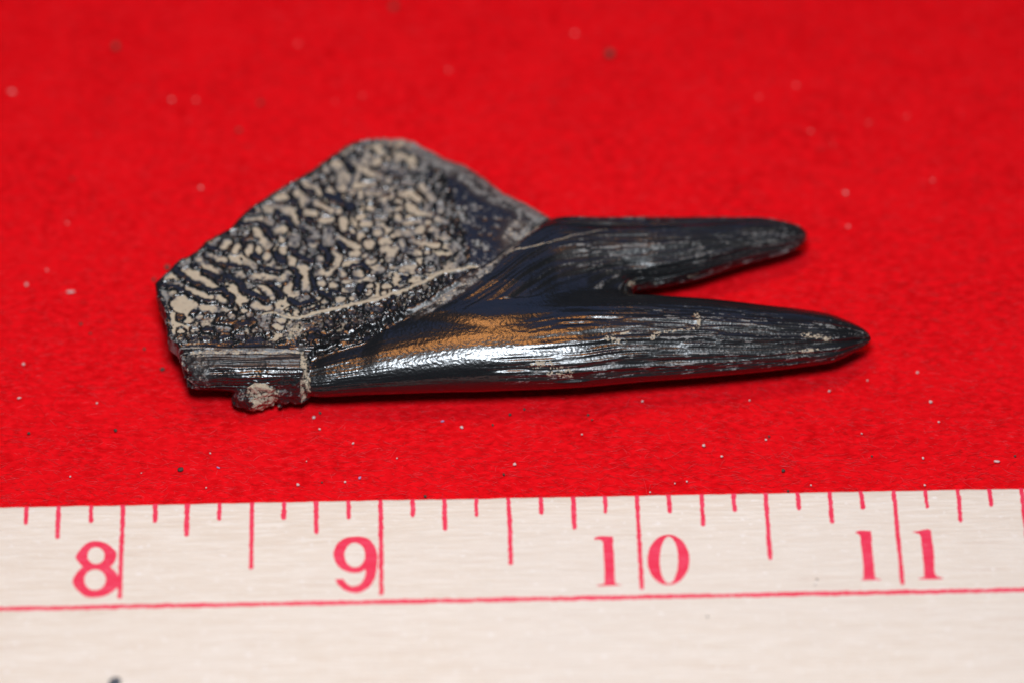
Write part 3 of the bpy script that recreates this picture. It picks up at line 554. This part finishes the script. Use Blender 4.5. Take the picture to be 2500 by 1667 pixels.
tan_[ip] = np.maximum(tan_[ip], dust*(.38+.42*nB[ip]+.30*nA[ip]+.25*nC[ip]))
grey[ip] = np.maximum(grey[ip], dust*(.55+.45*nA[ip]))
rgh[ip] = np.maximum(rgh[ip], .9*dust)
# broken sides of the plate
side = (which == 0) & (NRM[:, 2] <= .3)
disp[side] += .06*nA[side]; grey[side] = .40+.4*nA[side]+.35*rimw(x[side], y[side]); rgh[side] = .7

# -- prongs: fine lengthwise grooves
def stria(T, ids, strength, seed):
    c = T[1]; yc, zc, ry, rz = (np.interp(x[ids], T[0], v) for v in c)
    an = np.arctan2((z[ids]-zc)/rz, (y[ids]-yc)/ry); s = an*2.6
    xx = x[ids]; sw = s+.12*noise(xx/6, s/2, 0*s, seed)
    a = noise(xx/9, sw/.30, 0*s, seed+1); b_ = noise(xx/3.2, sw/.15, 0*s, seed+2)
    g_ = -np.abs(a)**.7*.0+a*.6+.45*b_
    fl = noise(xx/1.5, sw/.07, 0*s, seed+3)+.5*noise(xx/.35, sw/.05, 0*s, seed+4)
    return g_*strength, fl, an
i2 = np.where(which == 2)[0]
xx = x[i2]
ga, fl, an = stria(TL, i2, 1.0, 71)
deg = np.degrees(an)            # 0 far side, 90 top, 180 near side
s_tip = sstep(-1, 12, xx)
low = sstep(120, 150, deg)*sstep(-4, 3, xx)
smooth_top = sstep(10, 60, deg)*0+1
stn = .012+.18*np.maximum(s_tip*sstep(55, 95, deg), low)+.05*sstep(-10, -17, xx)
disp[i2] = stn*ga+.012*nB[i2]
fleck = sstep(.28, .75, fl+.25*nC[i2])
cover = np.maximum(sstep(4, 16, xx)*sstep(40, 90, deg), low)*.9+.03
grey[i2] = cover*(.03+.66*fleck+.24*ga)
tan_[i2] = cover*fleck*.22
rgh[i2] = .06+.26*np.clip(cover-.12, 0, 1)
i1 = np.where(which == 1)[0]
xx = x[i1]
ga, fl, an = stria(TU, i1, 1.0, 81)
deg = np.degrees(an)
disp[i1] = (.03+.12*sstep(-6, 4, xx))*ga+.012*nB[i1]
fleck = sstep(.25, .75, fl+.3*nC[i1])
band = np.exp(-((deg-(112))/22)**2)*sstep(2, 8, xx)+.5*sstep(120, 140, deg)*sstep(5, 11, xx)+sstep(24, 30, xx)*.35+sstep(64, 55, deg)*sstep(4, 9, xx)*1.1
disp[i1] -= .16*np.exp(-((deg-66)/3.5)**2)*sstep(6, 10, xx)
cover = .20*sstep(-6, 2, xx)+.02+.46*np.clip(band, 0, 1)
grey[i1] = cover*(.22+.85*fleck+.3*ga)
tan_[i1] = fleck*.18*cover
rgh[i1] = .08+.34*np.clip(cover, 0, 1)
# -- stub and lump: rough broken bone
i3 = np.where(which == 3)[0]
ga, fl, an = stria(TS, i3, 1.0, 91)
deg = np.degrees(an); en = sstep(-28.5, -31.5, x[i3])
disp[i3] = (.10+.08*sstep(120, 100, deg))*ga+.10*noise(x[i3]/1.7, an*1.6, 0*an, 190)+.03*nB[i3]+.10*nA[i3]*en
grey[i3] = .02+.22*sstep(.3, .7, fl)*sstep(95, 125, deg)+.5*en*(nA[i3]+.6)+.10*sstep(95, 70, deg)
tan_[i3] = .30*sstep(.2, .7, fl)*sstep(110, 60, deg)+.45*en*sstep(-.1, .6, nA[i3]+nC[i3]*.5)
ln = sstep(.42, .12, segdist(V[i3, :2].astype(np.float32)+.15*np.stack([nA[i3]]*2, 1).astype(np.float32), np.array(MARK['stub_line'])))*(NRM[i3, 2] > 0)
tan_[i3] = np.maximum(tan_[i3], ln*(.48+.35*nB[i3])); grey[i3] = np.maximum(grey[i3], ln*.7); disp[i3] -= .12*ln
rgh[i3] = .12+.7*np.maximum(en, np.maximum(.75*sstep(128, 112, deg), .4*sstep(0, .6, nA[i3])))
i4 = np.where(which == 4)[0]
disp[i4] = .12*nA[i4]+.05*nB[i4]
lt = np.exp(-(((x[i4]-LUMP2[0][0]+.2)/1.7)**2+((y[i4]-LUMP2[0][1]+.6)/1.6)**2)**1.5)
tan_[i4] = lt*(.75+.4*nA[i4])+.25*sstep(.2, .7, nA[i4]); grey[i4] = .22+.5*nA[i4]; rgh[i4] = .55
# -- sediment vein, groove beside the branch, joint at the broken shaft, scattered tan patches
up_f = NRM[:, 2] > -.2
k = np.where(up_f & (which <= 2))[0]
Pk = V[k, :2].astype(np.float32)
wob = np.stack([.12*noise(Pk[:, 0]/.8, Pk[:, 1]/.8, 0*Pk[:, 0], 95), .12*noise(Pk[:, 0]/.8, Pk[:, 1]/.8, 0*Pk[:, 0], 96)], 1).astype(np.float32)
dv = segdist(Pk+wob, np.array(VEIN)[:, :2])
wv = np.interp(Pk[:, 0], [-25, -20, -14, -6, 0, 6, 12], [.08, .15, .20, .14, .06, .03, .02])
vm = sstep(1.5, .7, dv/wv)
disp[k] = disp[k]*(1-vm)-.02*vm
tan_[k] = np.maximum(tan_[k]*(1-.6*sstep(2.4, 1.4, dv/wv)), vm*.95)
vein = np.zeros(len(V)); vein[k] = vm
dg = segdist(Pk+wob*1.6, np.array(GROOVE)[:, :2])
gw = np.interp(Pk[:, 0], [-20, -15, -8, 0, 4], [.5, .45, .6, .9, .8])
gm = sstep(1.3, .4, dg/gw)
side_ = np.interp(Pk[:, 0], np.array(GROOVE)[:, 0], np.array(GROOVE)[:, 1])
gl = sstep(-.35, -.05, -(Pk[:, 1]-side_-.15)) # below the dark crease
gr_t = sstep(-14, -8, Pk[:, 0])
disp[k] -= .30*sstep(.9, .1, dg/gw)*(1-.6*gr_t)
grey[k] = np.maximum(grey[k], gm*(.35+.5*nA[k])*(.4+.6*gr_t))
tan_[k] = np.maximum(tan_[k]*(1-.7*gm), gm*(.22+.45*nB[k]+.25*nA[k])*(.35+.65*gr_t))
rgh[k] = np.maximum(rgh[k], .6*gm*gr_t)
db = segdist(Pk+wob*1.5, np.array(MARK['band']))
bm_ = sstep(.85, .25, db)*sstep(-10.5, -8, Pk[:, 0])
tan_[k] = np.maximum(tan_[k], bm_*(.30+.35*nB[k]+.25*nA[k])); grey[k] = np.maximum(grey[k], bm_*(.55+.4*nA[k])); rgh[k] = np.maximum(rgh[k], .7*bm_)
# knobbly glossy lip just above the crease
dl = Pk[:, 1]-side_
lip = np.exp(-((dl-.75)/.4)**2)*(Pk[:, 0] > -19)*sstep(-1, -5, Pk[:, 0])
disp[k] += lip*(.28+.16*nA[k]); tan_[k] *= (1-.8*lip); grey[k] *= (1-.6*lip)
k = np.where(up_f)[0]
Pk = V[k, :2].astype(np.float32)
dj = segdist(Pk+np.stack([.25*noise(Pk[:, 0]/.6, Pk[:, 1]/.6, 0*Pk[:, 0], 97)]*2, 1).astype(np.float32), np.array(JOINT)[:, :2])
jm = sstep(.55, .2, dj)
disp[k] -= .22*sstep(.4, .05, dj)
tan_[k] = np.maximum(tan_[k], jm*(.6+.3*nA[k])); rgh[k] = np.maximum(rgh[k], jm)
cx, cy = VEIN[2][0]+.4, JOINT[0][1]+1.6
dz = np.exp(-(((Pk[:, 0]-cx-.4)/1.5)**2+((Pk[:, 1]-cy)/1.9)**2))*(which[k] == 0)
tan_[k] = np.maximum(tan_[k], dz*(.36+.45*nA[k]+.30*nB[k])); grey[k] = np.maximum(grey[k], dz*(.45+.45*nB[k])); disp[k] += dz*(.14*nA[k]+.06*nB[k])
# fibrous dusty strip of the plate above the stub
sb = (which[k] == 0)*sstep(MARK['pit_end'][1]+.3, MARK['pit_end'][1]-.3, Pk[:, 1])*(Pk[:, 0] < -19.5)
gs = noise(Pk[:, 0]/2.2, Pk[:, 1]/.22, 0*Pk[:, 0], 98)
disp[k] = disp[k]*(1-sb)+sb*.14*gs
tan_[k] = tan_[k]*(1-.75*sb)+sb*.35*sstep(.15, .7, gs+.5*nA[k]); grey[k] = grey[k]*(1-sb)+sb*(.25+.45*gs)
for sp_list, wi in ((LOWSPOT, 2), (UPSPOT, 1), (WEBSPOT, 1)):
    k = np.where((which == wi) & up_f)[0]; Pk = V[k].astype(np.float32)
    for s in sp_list:
        pts = np.array(s[1:], np.float32).reshape(-1, 3); d = segdist(Pk*np.array([.7, 1, 1], np.float32), pts*np.array([.7, 1, 1], np.float32))
        m_ = sstep(1.5, .45, d/s[0]+.45*nA[k]+.3*nB[k])
        tan_[k] = np.maximum(tan_[k], m_*(.46+.42*nB[k]+.25*nA[k])); disp[k] += .03*m_
V = V+NRM*disp[:, None]
# normals of the displaced surface
d1 = V[Q[:, 2]]-V[Q[:, 0]]; d2_ = V[Q[:, 3]]-V[Q[:, 1]]
fn = np.cross(d1, d2_)
vn = np.zeros_like(V)
for i in range(4):
    for a in range(3): vn[:, a] += np.bincount(Q[:, i], fn[:, a], len(V))
vn /= np.linalg.norm(vn, axis=1, keepdims=True).clip(1e-9)
if (vn*NRM).sum(1).mean() < 0: Q = Q[:, ::-1]; vn = -vn
zmin = V[:, 2].min(); V[:, 2] -= zmin-.02
col = np.stack([np.clip(tan_, 0, 1), np.clip(grey, 0, 1), np.clip(rgh, 0, 1), np.ones(len(V))], 1).astype(np.float32)
fossil = bpy.data.objects.new('fossil_bone', None); C.objects.link(fossil); fossil.empty_display_size = .01
org = np.array([0., 20., 0.]); fossil.location = org*MM
tag(fossil, 'black two-pronged fossil bone with a tan-filled pitted plate, lying on red felt', 'fossil')
wq = np.array([which[Q[:, i]] for i in range(4)])
wf = wq[0]
def cut(name, mask, parent, label=None, kind=None):
    q = Q[mask]; u, inv = np.unique(q, return_inverse=True)
    me = np_mesh(name, (V[u]-org)*MM, inv.reshape(q.shape))
    ca = me.color_attributes.new('dirt', 'FLOAT_COLOR', 'POINT'); ca.data.foreach_set('color', col[u].ravel())
    me.normals_split_custom_set_from_vertices(vn[u].astype(np.float32))
    o = link(name, me, BONE, parent); tag(o, label, kind=kind)
    return o
vf = vein[Q].mean(1) > .5
pf = (pitm[Q].mean(1) > .55) & ~vf & (wf == 0)
plate = cut('plate', (wf == 0) & ~vf & ~pf, fossil)
cut('pit_filling', pf, plate, kind='stuff')
cut('sediment_vein', vf & (wf == 0), plate)
cut('prong', (wf == 1), fossil, 'shorter flattened prong behind the other')
cut('prong', (wf == 2), fossil, 'longer thick glossy prong in front')
cut('broken_stub', (wf == 3), fossil)
cut('sediment_lump', (wf == 4), fossil)
print('fossil quads', len(Q))

# ------------------------------------------------------------------ lint and grit on the felt, each speck its own object
def blob_mesh(name, seed, el):
    import bmesh
    bm = bmesh.new(); bmesh.ops.create_icosphere(bm, subdivisions=2, radius=1)
    for v in bm.verts:
        p = v.co
        r = 1+.38*float(noise(p.x*1.3+seed*3.1, p.y*1.3, p.z*1.3, 101))+.14*float(noise(p.x*3+seed, p.y*3, p.z*3, 102))
        v.co = Vector((p.x*r*el, p.y*r, p.z*r*.8))
    me = bpy.data.meshes.new(name); bm.to_mesh(me); bm.free()
    for f in me.polygons: f.use_smooth = True
    return me
SPECKS = [
    (-42.51, 63.09, 0.399, 'd', 1, 'blurred big dark grit crumb far behind, above the line of the eight'),
    (-36.16, 55.39, 0.395, 'w', 1, 'blurred big pale lint speck far behind, above the first tick after the eight'),
    (-33.57, 55.39, 0.307, 'w', 1, 'blurred big pale lint speck far behind, above the second tick after the eight'),
    (-22.89, 63.57, 0.266, 'w', 1, 'blurred pale lint speck far behind, above the fifth tick after the eight'),
    (-53.35, 56.58, 0.308, 'w', 2.6, 'blurred long pale lint speck far behind, above the third tick before the eight'),
    (-32.5, 42.91, 0.259, 'w', 1, 'pale lint speck left of the plate, above the second tick after the eight'),
    (-18.69, 55.22, 0.175, 'w', 1, 'blurred tiny pale lint speck far behind, above the seventh tick after the eight'),
    (-15.77, 56.04, 0.22, 'w', 1, 'blurred pale lint speck far behind, above the seventh tick after the eight'),
    (-26.67, 54.98, 0.219, 'd', 1, 'farther blurred dark grit crumb far behind, above the fourth tick after the eight'),
    (-28.8, 51.05, 0.218, 'd', 1, 'nearer blurred dark grit crumb far behind, above the fourth tick after the eight'),
    (-46.27, 38.03, 0.172, 'w', 1, 'farther tiny pale lint speck left of the plate, above the second tick before the eight'),
    (-46.13, 44.11, 0.173, 'd', 1, 'tiny dark grit crumb left of the plate, above the second tick before the eight'),
    (10.93, 62, 0.531, 'd', 1, 'blurred big dark grit crumb far behind, above the seventh tick after the nine'),
    (7.1, 65.08, 0.355, 'w', 1, 'blurred big pale lint speck far behind, above the sixth tick after the nine'),
    (-6.53, 59.67, 0.265, 'w', 1, 'blurred pale lint speck far behind, above the second tick after the nine'),
    (-12.56, 68.97, 0.357, 'd', 1, 'blurred big dark grit crumb far behind, above the line of the nine'),
    (30.84, 57.47, 0.352, 'w', 1, 'farther blurred big pale lint speck far behind, above the fifth tick after the ten'),
    (26.78, 55.81, 0.263, 'w', 1, 'blurred pale lint speck far behind, above the fourth tick after the ten'),
    (32.1, 50.93, 0.305, 'w', 1, 'nearer blurred big pale lint speck far behind, above the fifth tick after the ten'),
    (38.32, 52.16, 0.218, 'w', 1, 'blurred pale lint speck far behind, above the seventh tick after the ten'),
    (34.42, 49.01, 0.174, 'w', 1, 'tiny pale lint speck beyond the prongs, above the sixth tick after the ten'),
    (35.45, 42.22, 0.216, 'w', 1.8, 'long pale lint speck beyond the prongs, above the sixth tick after the ten'),
    (44.7, 44, 0.173, 'w', 1, 'tiny pale lint speck beyond the prongs, above the first tick after the eleven'),
    (35.49, 37.58, 0.171, 'w', 1, 'farther tiny pale lint speck beyond the prongs, above the seventh tick after the ten'),
    (42.48, 53.1, 0.219, 'w', 1, 'blurred pale lint speck far behind, above the line of the eleven'),
    (-45.3, 28.67, 0.254, 'w', 3.4, 'long pale lint speck left of the plate, above the second tick before the eight'),
    (-49.99, 29.66, 0.297, 'w', 1, 'big pale lint speck left of the plate, above the third tick before the eight'),
    (-47.99, 31.6, 0.17, 'w', 1, 'nearer tiny pale lint speck left of the plate, above the second tick before the eight'),
    (-49.57, 19.17, 0.251, 'w', 1, 'pale lint speck left of the plate, above the third tick before the eight'),
    (-41.79, 14.12, 0.208, 'w', 1, 'pale lint speck left of the fossil, above the first tick before the eight'),
    (-49.73, 14.81, 0.166, 'w', 2.2, 'long pale lint speck left of the fossil, above the third tick before the eight'),
    (-35.51, 31.93, 0.383, 'd', 1, 'farther big dark grit crumb left of the plate, above the first tick after the eight'),
    (-36.83, 30.33, 0.255, 'd', 1, 'farther dark grit crumb left of the plate, above the first tick after the eight'),
    (-35.36, 18.48, 0.292, 'd', 1, 'nearer big dark grit crumb left of the plate, above the first tick after the eight'),
    (-37.34, 21.16, 0.21, 'd', 1, 'nearer dark grit crumb left of the plate, above the first tick after the eight'),
    (-44.03, 24.41, 0.211, 'd', 1, 'dark grit crumb left of the plate, above the first tick before the eight'),
    (-39.69, 10.6, 0.248, 'd', 1, 'dark grit crumb left of the fossil, above the line of the eight'),
    (-32.89, 5.61, 0.328, 'd', 1.3, 'big dark grit crumb midway to the ruler, above the second tick after the eight'),
    (-42.99, 23.16, 0.168, 'd', 1, 'tiny dark grit crumb left of the plate, above the first tick before the eight'),
    (-48.42, 10.23, 0.206, 'd', 1, 'dark grit crumb left of the fossil, above the third tick before the eight'),
    (-30.02, 7.73, 0.165, 'w', 1, 'tiny pale lint speck midway to the ruler, above the third tick after the eight'),
    (-29.13, 5.92, 0.164, 'l', 2.2, 'long lilac lint speck midway to the ruler, above the third tick after the eight'),
    (-43.91, 4.78, 0.164, 'w', 1, 'tiny pale lint speck midway to the ruler, above the second tick before the eight'),
    (-30.25, 3.39, 0.164, 'w', 1, 'tiny pale lint speck near the ruler, above the third tick after the eight'),
    (-36.81, 5.24, 0.123, 'w', 1, 'tiny pale lint speck midway to the ruler, above the first tick after the eight'),
    (-19.13, 12.85, 0.207, 'd', 1, 'dark grit crumb just before the fossil, above the sixth tick after the eight'),
    (-19.74, 12.27, 0.29, 'w', 1, 'farther pale lint speck just before the fossil, above the sixth tick after the eight'),
    (-19.12, 10.8, 0.207, 'w', 1, 'nearer pale lint speck just before the fossil, above the sixth tick after the eight'),
    (-15.69, 8.98, 0.206, 'w', 1, 'pale lint speck midway to the ruler, above the seventh tick after the eight'),
    (-20.32, 6.74, 0.123, 'w', 1, 'tiny pale lint speck midway to the ruler, above the sixth tick after the eight'),
    (-11.25, 7.11, 0.164, 'w', 1, 'tiny pale lint speck midway to the ruler, above the first tick after the nine'),
    (-4.78, 10.96, 0.289, 'w', 1, 'pale lint speck just before the fossil, above the third tick after the nine'),
    (-16.4, 4.11, 0.205, 'w', 1, 'pale lint speck near the ruler, above the seventh tick after the eight'),
    (-14.94, 4.63, 0.205, 'l', 1.6, 'long lilac lint speck near the ruler, above the seventh tick after the eight'),
    (-21.1, 3.75, 0.286, 'w', 1, 'pale lint speck near the ruler, above the fifth tick after the eight'),
    (-8.35, 2.32, 0.204, 'd', 1, 'dark grit crumb touching the ruler, above the first tick after the nine'),
    (-18.69, 4.06, 0.123, 'd', 1, 'tiny dark grit crumb near the ruler, above the sixth tick after the eight'),
    (-6.73, 11.8, 0.166, 'l', 1.8, 'long lilac lint speck just before the fossil, above the second tick after the nine'),
    (0.55, 6.33, 0.287, 'w', 1, 'pale lint speck midway to the ruler, above the fourth tick after the nine'),
    (7.36, 10.12, 0.165, 'w', 1, 'tiny pale lint speck just before the fossil, above the sixth tick after the nine'),
    (13.55, 14.38, 0.208, 'w', 1, 'pale lint speck just before the fossil, above the line of the ten'),
    (19.59, 8.66, 0.288, 'w', 1, 'pale lint speck midway to the ruler, above the second tick after the ten'),
    (21.36, 7.31, 0.247, 'w', 1, 'pale lint speck midway to the ruler, above the third tick after the ten'),
    (24.4, 14.49, 0.166, 'w', 1, 'tiny pale lint speck just before the fossil, above the third tick after the ten'),
    (16.59, 3.91, 0.164, 'w', 1, 'tiny pale lint speck near the ruler, above the first tick after the ten'),
    (17.79, 4.16, 0.205, 'w', 1, 'pale lint speck near the ruler, above the second tick after the ten'),
    (14.08, 2.83, 0.163, 'w', 1, 'tiny pale lint speck touching the ruler, above the line of the ten'),
    (0.1, 12.64, 0.207, 'd', 1, 'dark grit crumb just before the fossil, above the fourth tick after the nine'),
    (1.55, 13.33, 0.166, 'd', 1, 'tiny dark grit crumb just before the fossil, above the fourth tick after the nine'),
    (-1.64, 11.33, 0.165, 'd', 1, 'tiny dark grit crumb just before the fossil, above the third tick after the nine'),
    (8.01, 12.59, 0.166, 'd', 1, 'tiny dark grit crumb just before the fossil, above the sixth tick after the nine'),
    (8.38, 12.01, 0.124, 'd', 1, 'tiny dark grit crumb just before the fossil, above the seventh tick after the nine'),
    (-0.52, 5.04, 0.164, 'd', 1, 'tiny dark grit crumb near the ruler, above the fourth tick after the nine'),
    (26.22, 9.86, 0.165, 'd', 1, 'tiny dark grit crumb midway to the ruler, above the fourth tick after the ten'),
    (25.88, 9.45, 0.206, 'w', 1, 'pale lint speck midway to the ruler, above the fourth tick after the ten'),
    (41.63, 18.1, 0.25, 'w', 1, 'pale lint speck beyond the prongs, above the first tick after the eleven'),
    (42.74, 14.28, 0.291, 'w', 1, 'farther pale lint speck right of the prongs, above the first tick after the eleven'),
    (43.42, 11.7, 0.207, 'w', 1, 'nearer pale lint speck right of the prongs, above the first tick after the eleven'),
    (41.58, 7.11, 0.206, 'w', 1, 'pale lint speck midway to the ruler, above the first tick after the eleven'),
    (48.95, 6.64, 0.288, 'w', 1.8, 'long pale lint speck near the ruler, above the third tick after the eleven'),
    (41.55, 3.7, 0.205, 'w', 1, 'pale lint speck touching the ruler, above the first tick after the eleven'),
    (32.55, 15.71, 0.208, 'w', 1, 'pale lint speck beyond the prongs, above the sixth tick after the ten'),
    (36.49, 17.09, 0.167, 'w', 1, 'nearer tiny pale lint speck beyond the prongs, above the seventh tick after the ten'),
    (35.57, 10.23, 0.165, 'w', 1, 'tiny pale lint speck midway to the ruler, above the seventh tick after the ten'),
    (30.18, 3.7, 0.164, 'w', 1, 'tiny pale lint speck touching the ruler, above the fifth tick after the ten'),
    (27.46, 5.55, 0.246, 'd', 1, 'dark grit crumb near the ruler, above the fifth tick after the ten'),
    (27.86, 2.98, 0.164, 'd', 1, 'tiny dark grit crumb touching the ruler, above the fifth tick after the ten'),
    (36.46, 7.36, 0.165, 'd', 1, 'tiny dark grit crumb midway to the ruler, above the seventh tick after the ten'),
    (50.81, 7.36, 0.165, 'd', 1, 'tiny dark grit crumb midway to the ruler, above the fourth tick after the eleven')]
for i, (sx, sy, sr, kd, el, label) in enumerate(SPECKS):
    nm = {'w': 'lint_speck', 'l': 'lint_speck', 'd': 'grit_crumb'}[kd]
    r_ = sr*(.62 if kd != 'd' else .72)*((.68 if kd != 'd' else 1.35) if sy > 45 else 1)
    o = link(nm, blob_mesh(nm, i, el), {'w': LINT, 'l': LILAC, 'd': GRIT}[kd])
    o.location = (sx*MM, sy*MM, (.02+r_*.55)*MM); o.scale = (r_*MM,)*3
    o.rotation_euler = (0, 0, [.25, -.5, .1, .9, -.2][i % 5] if el < 3 else .03)
    tag(o, label, 'lint' if kd != 'd' else 'grit', 'pale lint specks on the felt' if kd != 'd' else 'dark grit crumbs on the felt')
ca_, sa_ = math.cos(YAW), math.sin(YAW)
for i, (u, v, r_, m_, label) in enumerate([(CRUMB[0][0], CRUMB[0][1]-.25, .52, CRUMBM, 'slate grey crumb on the ruler below the 8, cut by the picture edge'),
        (CRUMB[1][0], CRUMB[1][1], .10, GRIT, 'tiny black speck on the ruler left of the 11, just above the red line'),
        (CRUMB[2][0], CRUMB[2][1], .06, GRIT, 'faintest dark speck on the ruler left of the 11, right above the red line'),
        (CRUMB[3][0], CRUMB[3][1], .09, GRIT, 'tiny grey speck on the ruler below the red line, right of the 10')]):
    o = link('grit_crumb', blob_mesh('grit_crumb', 200+i, 1.2), m_)
    o.location = ((u*ca_-v*sa_)*MM, (u*sa_+v*ca_)*MM, (RTOP+r_*.5)*MM); o.scale = (r_*MM,)*3
    tag(o, label, 'grit', 'dark grit crumbs on the ruler')
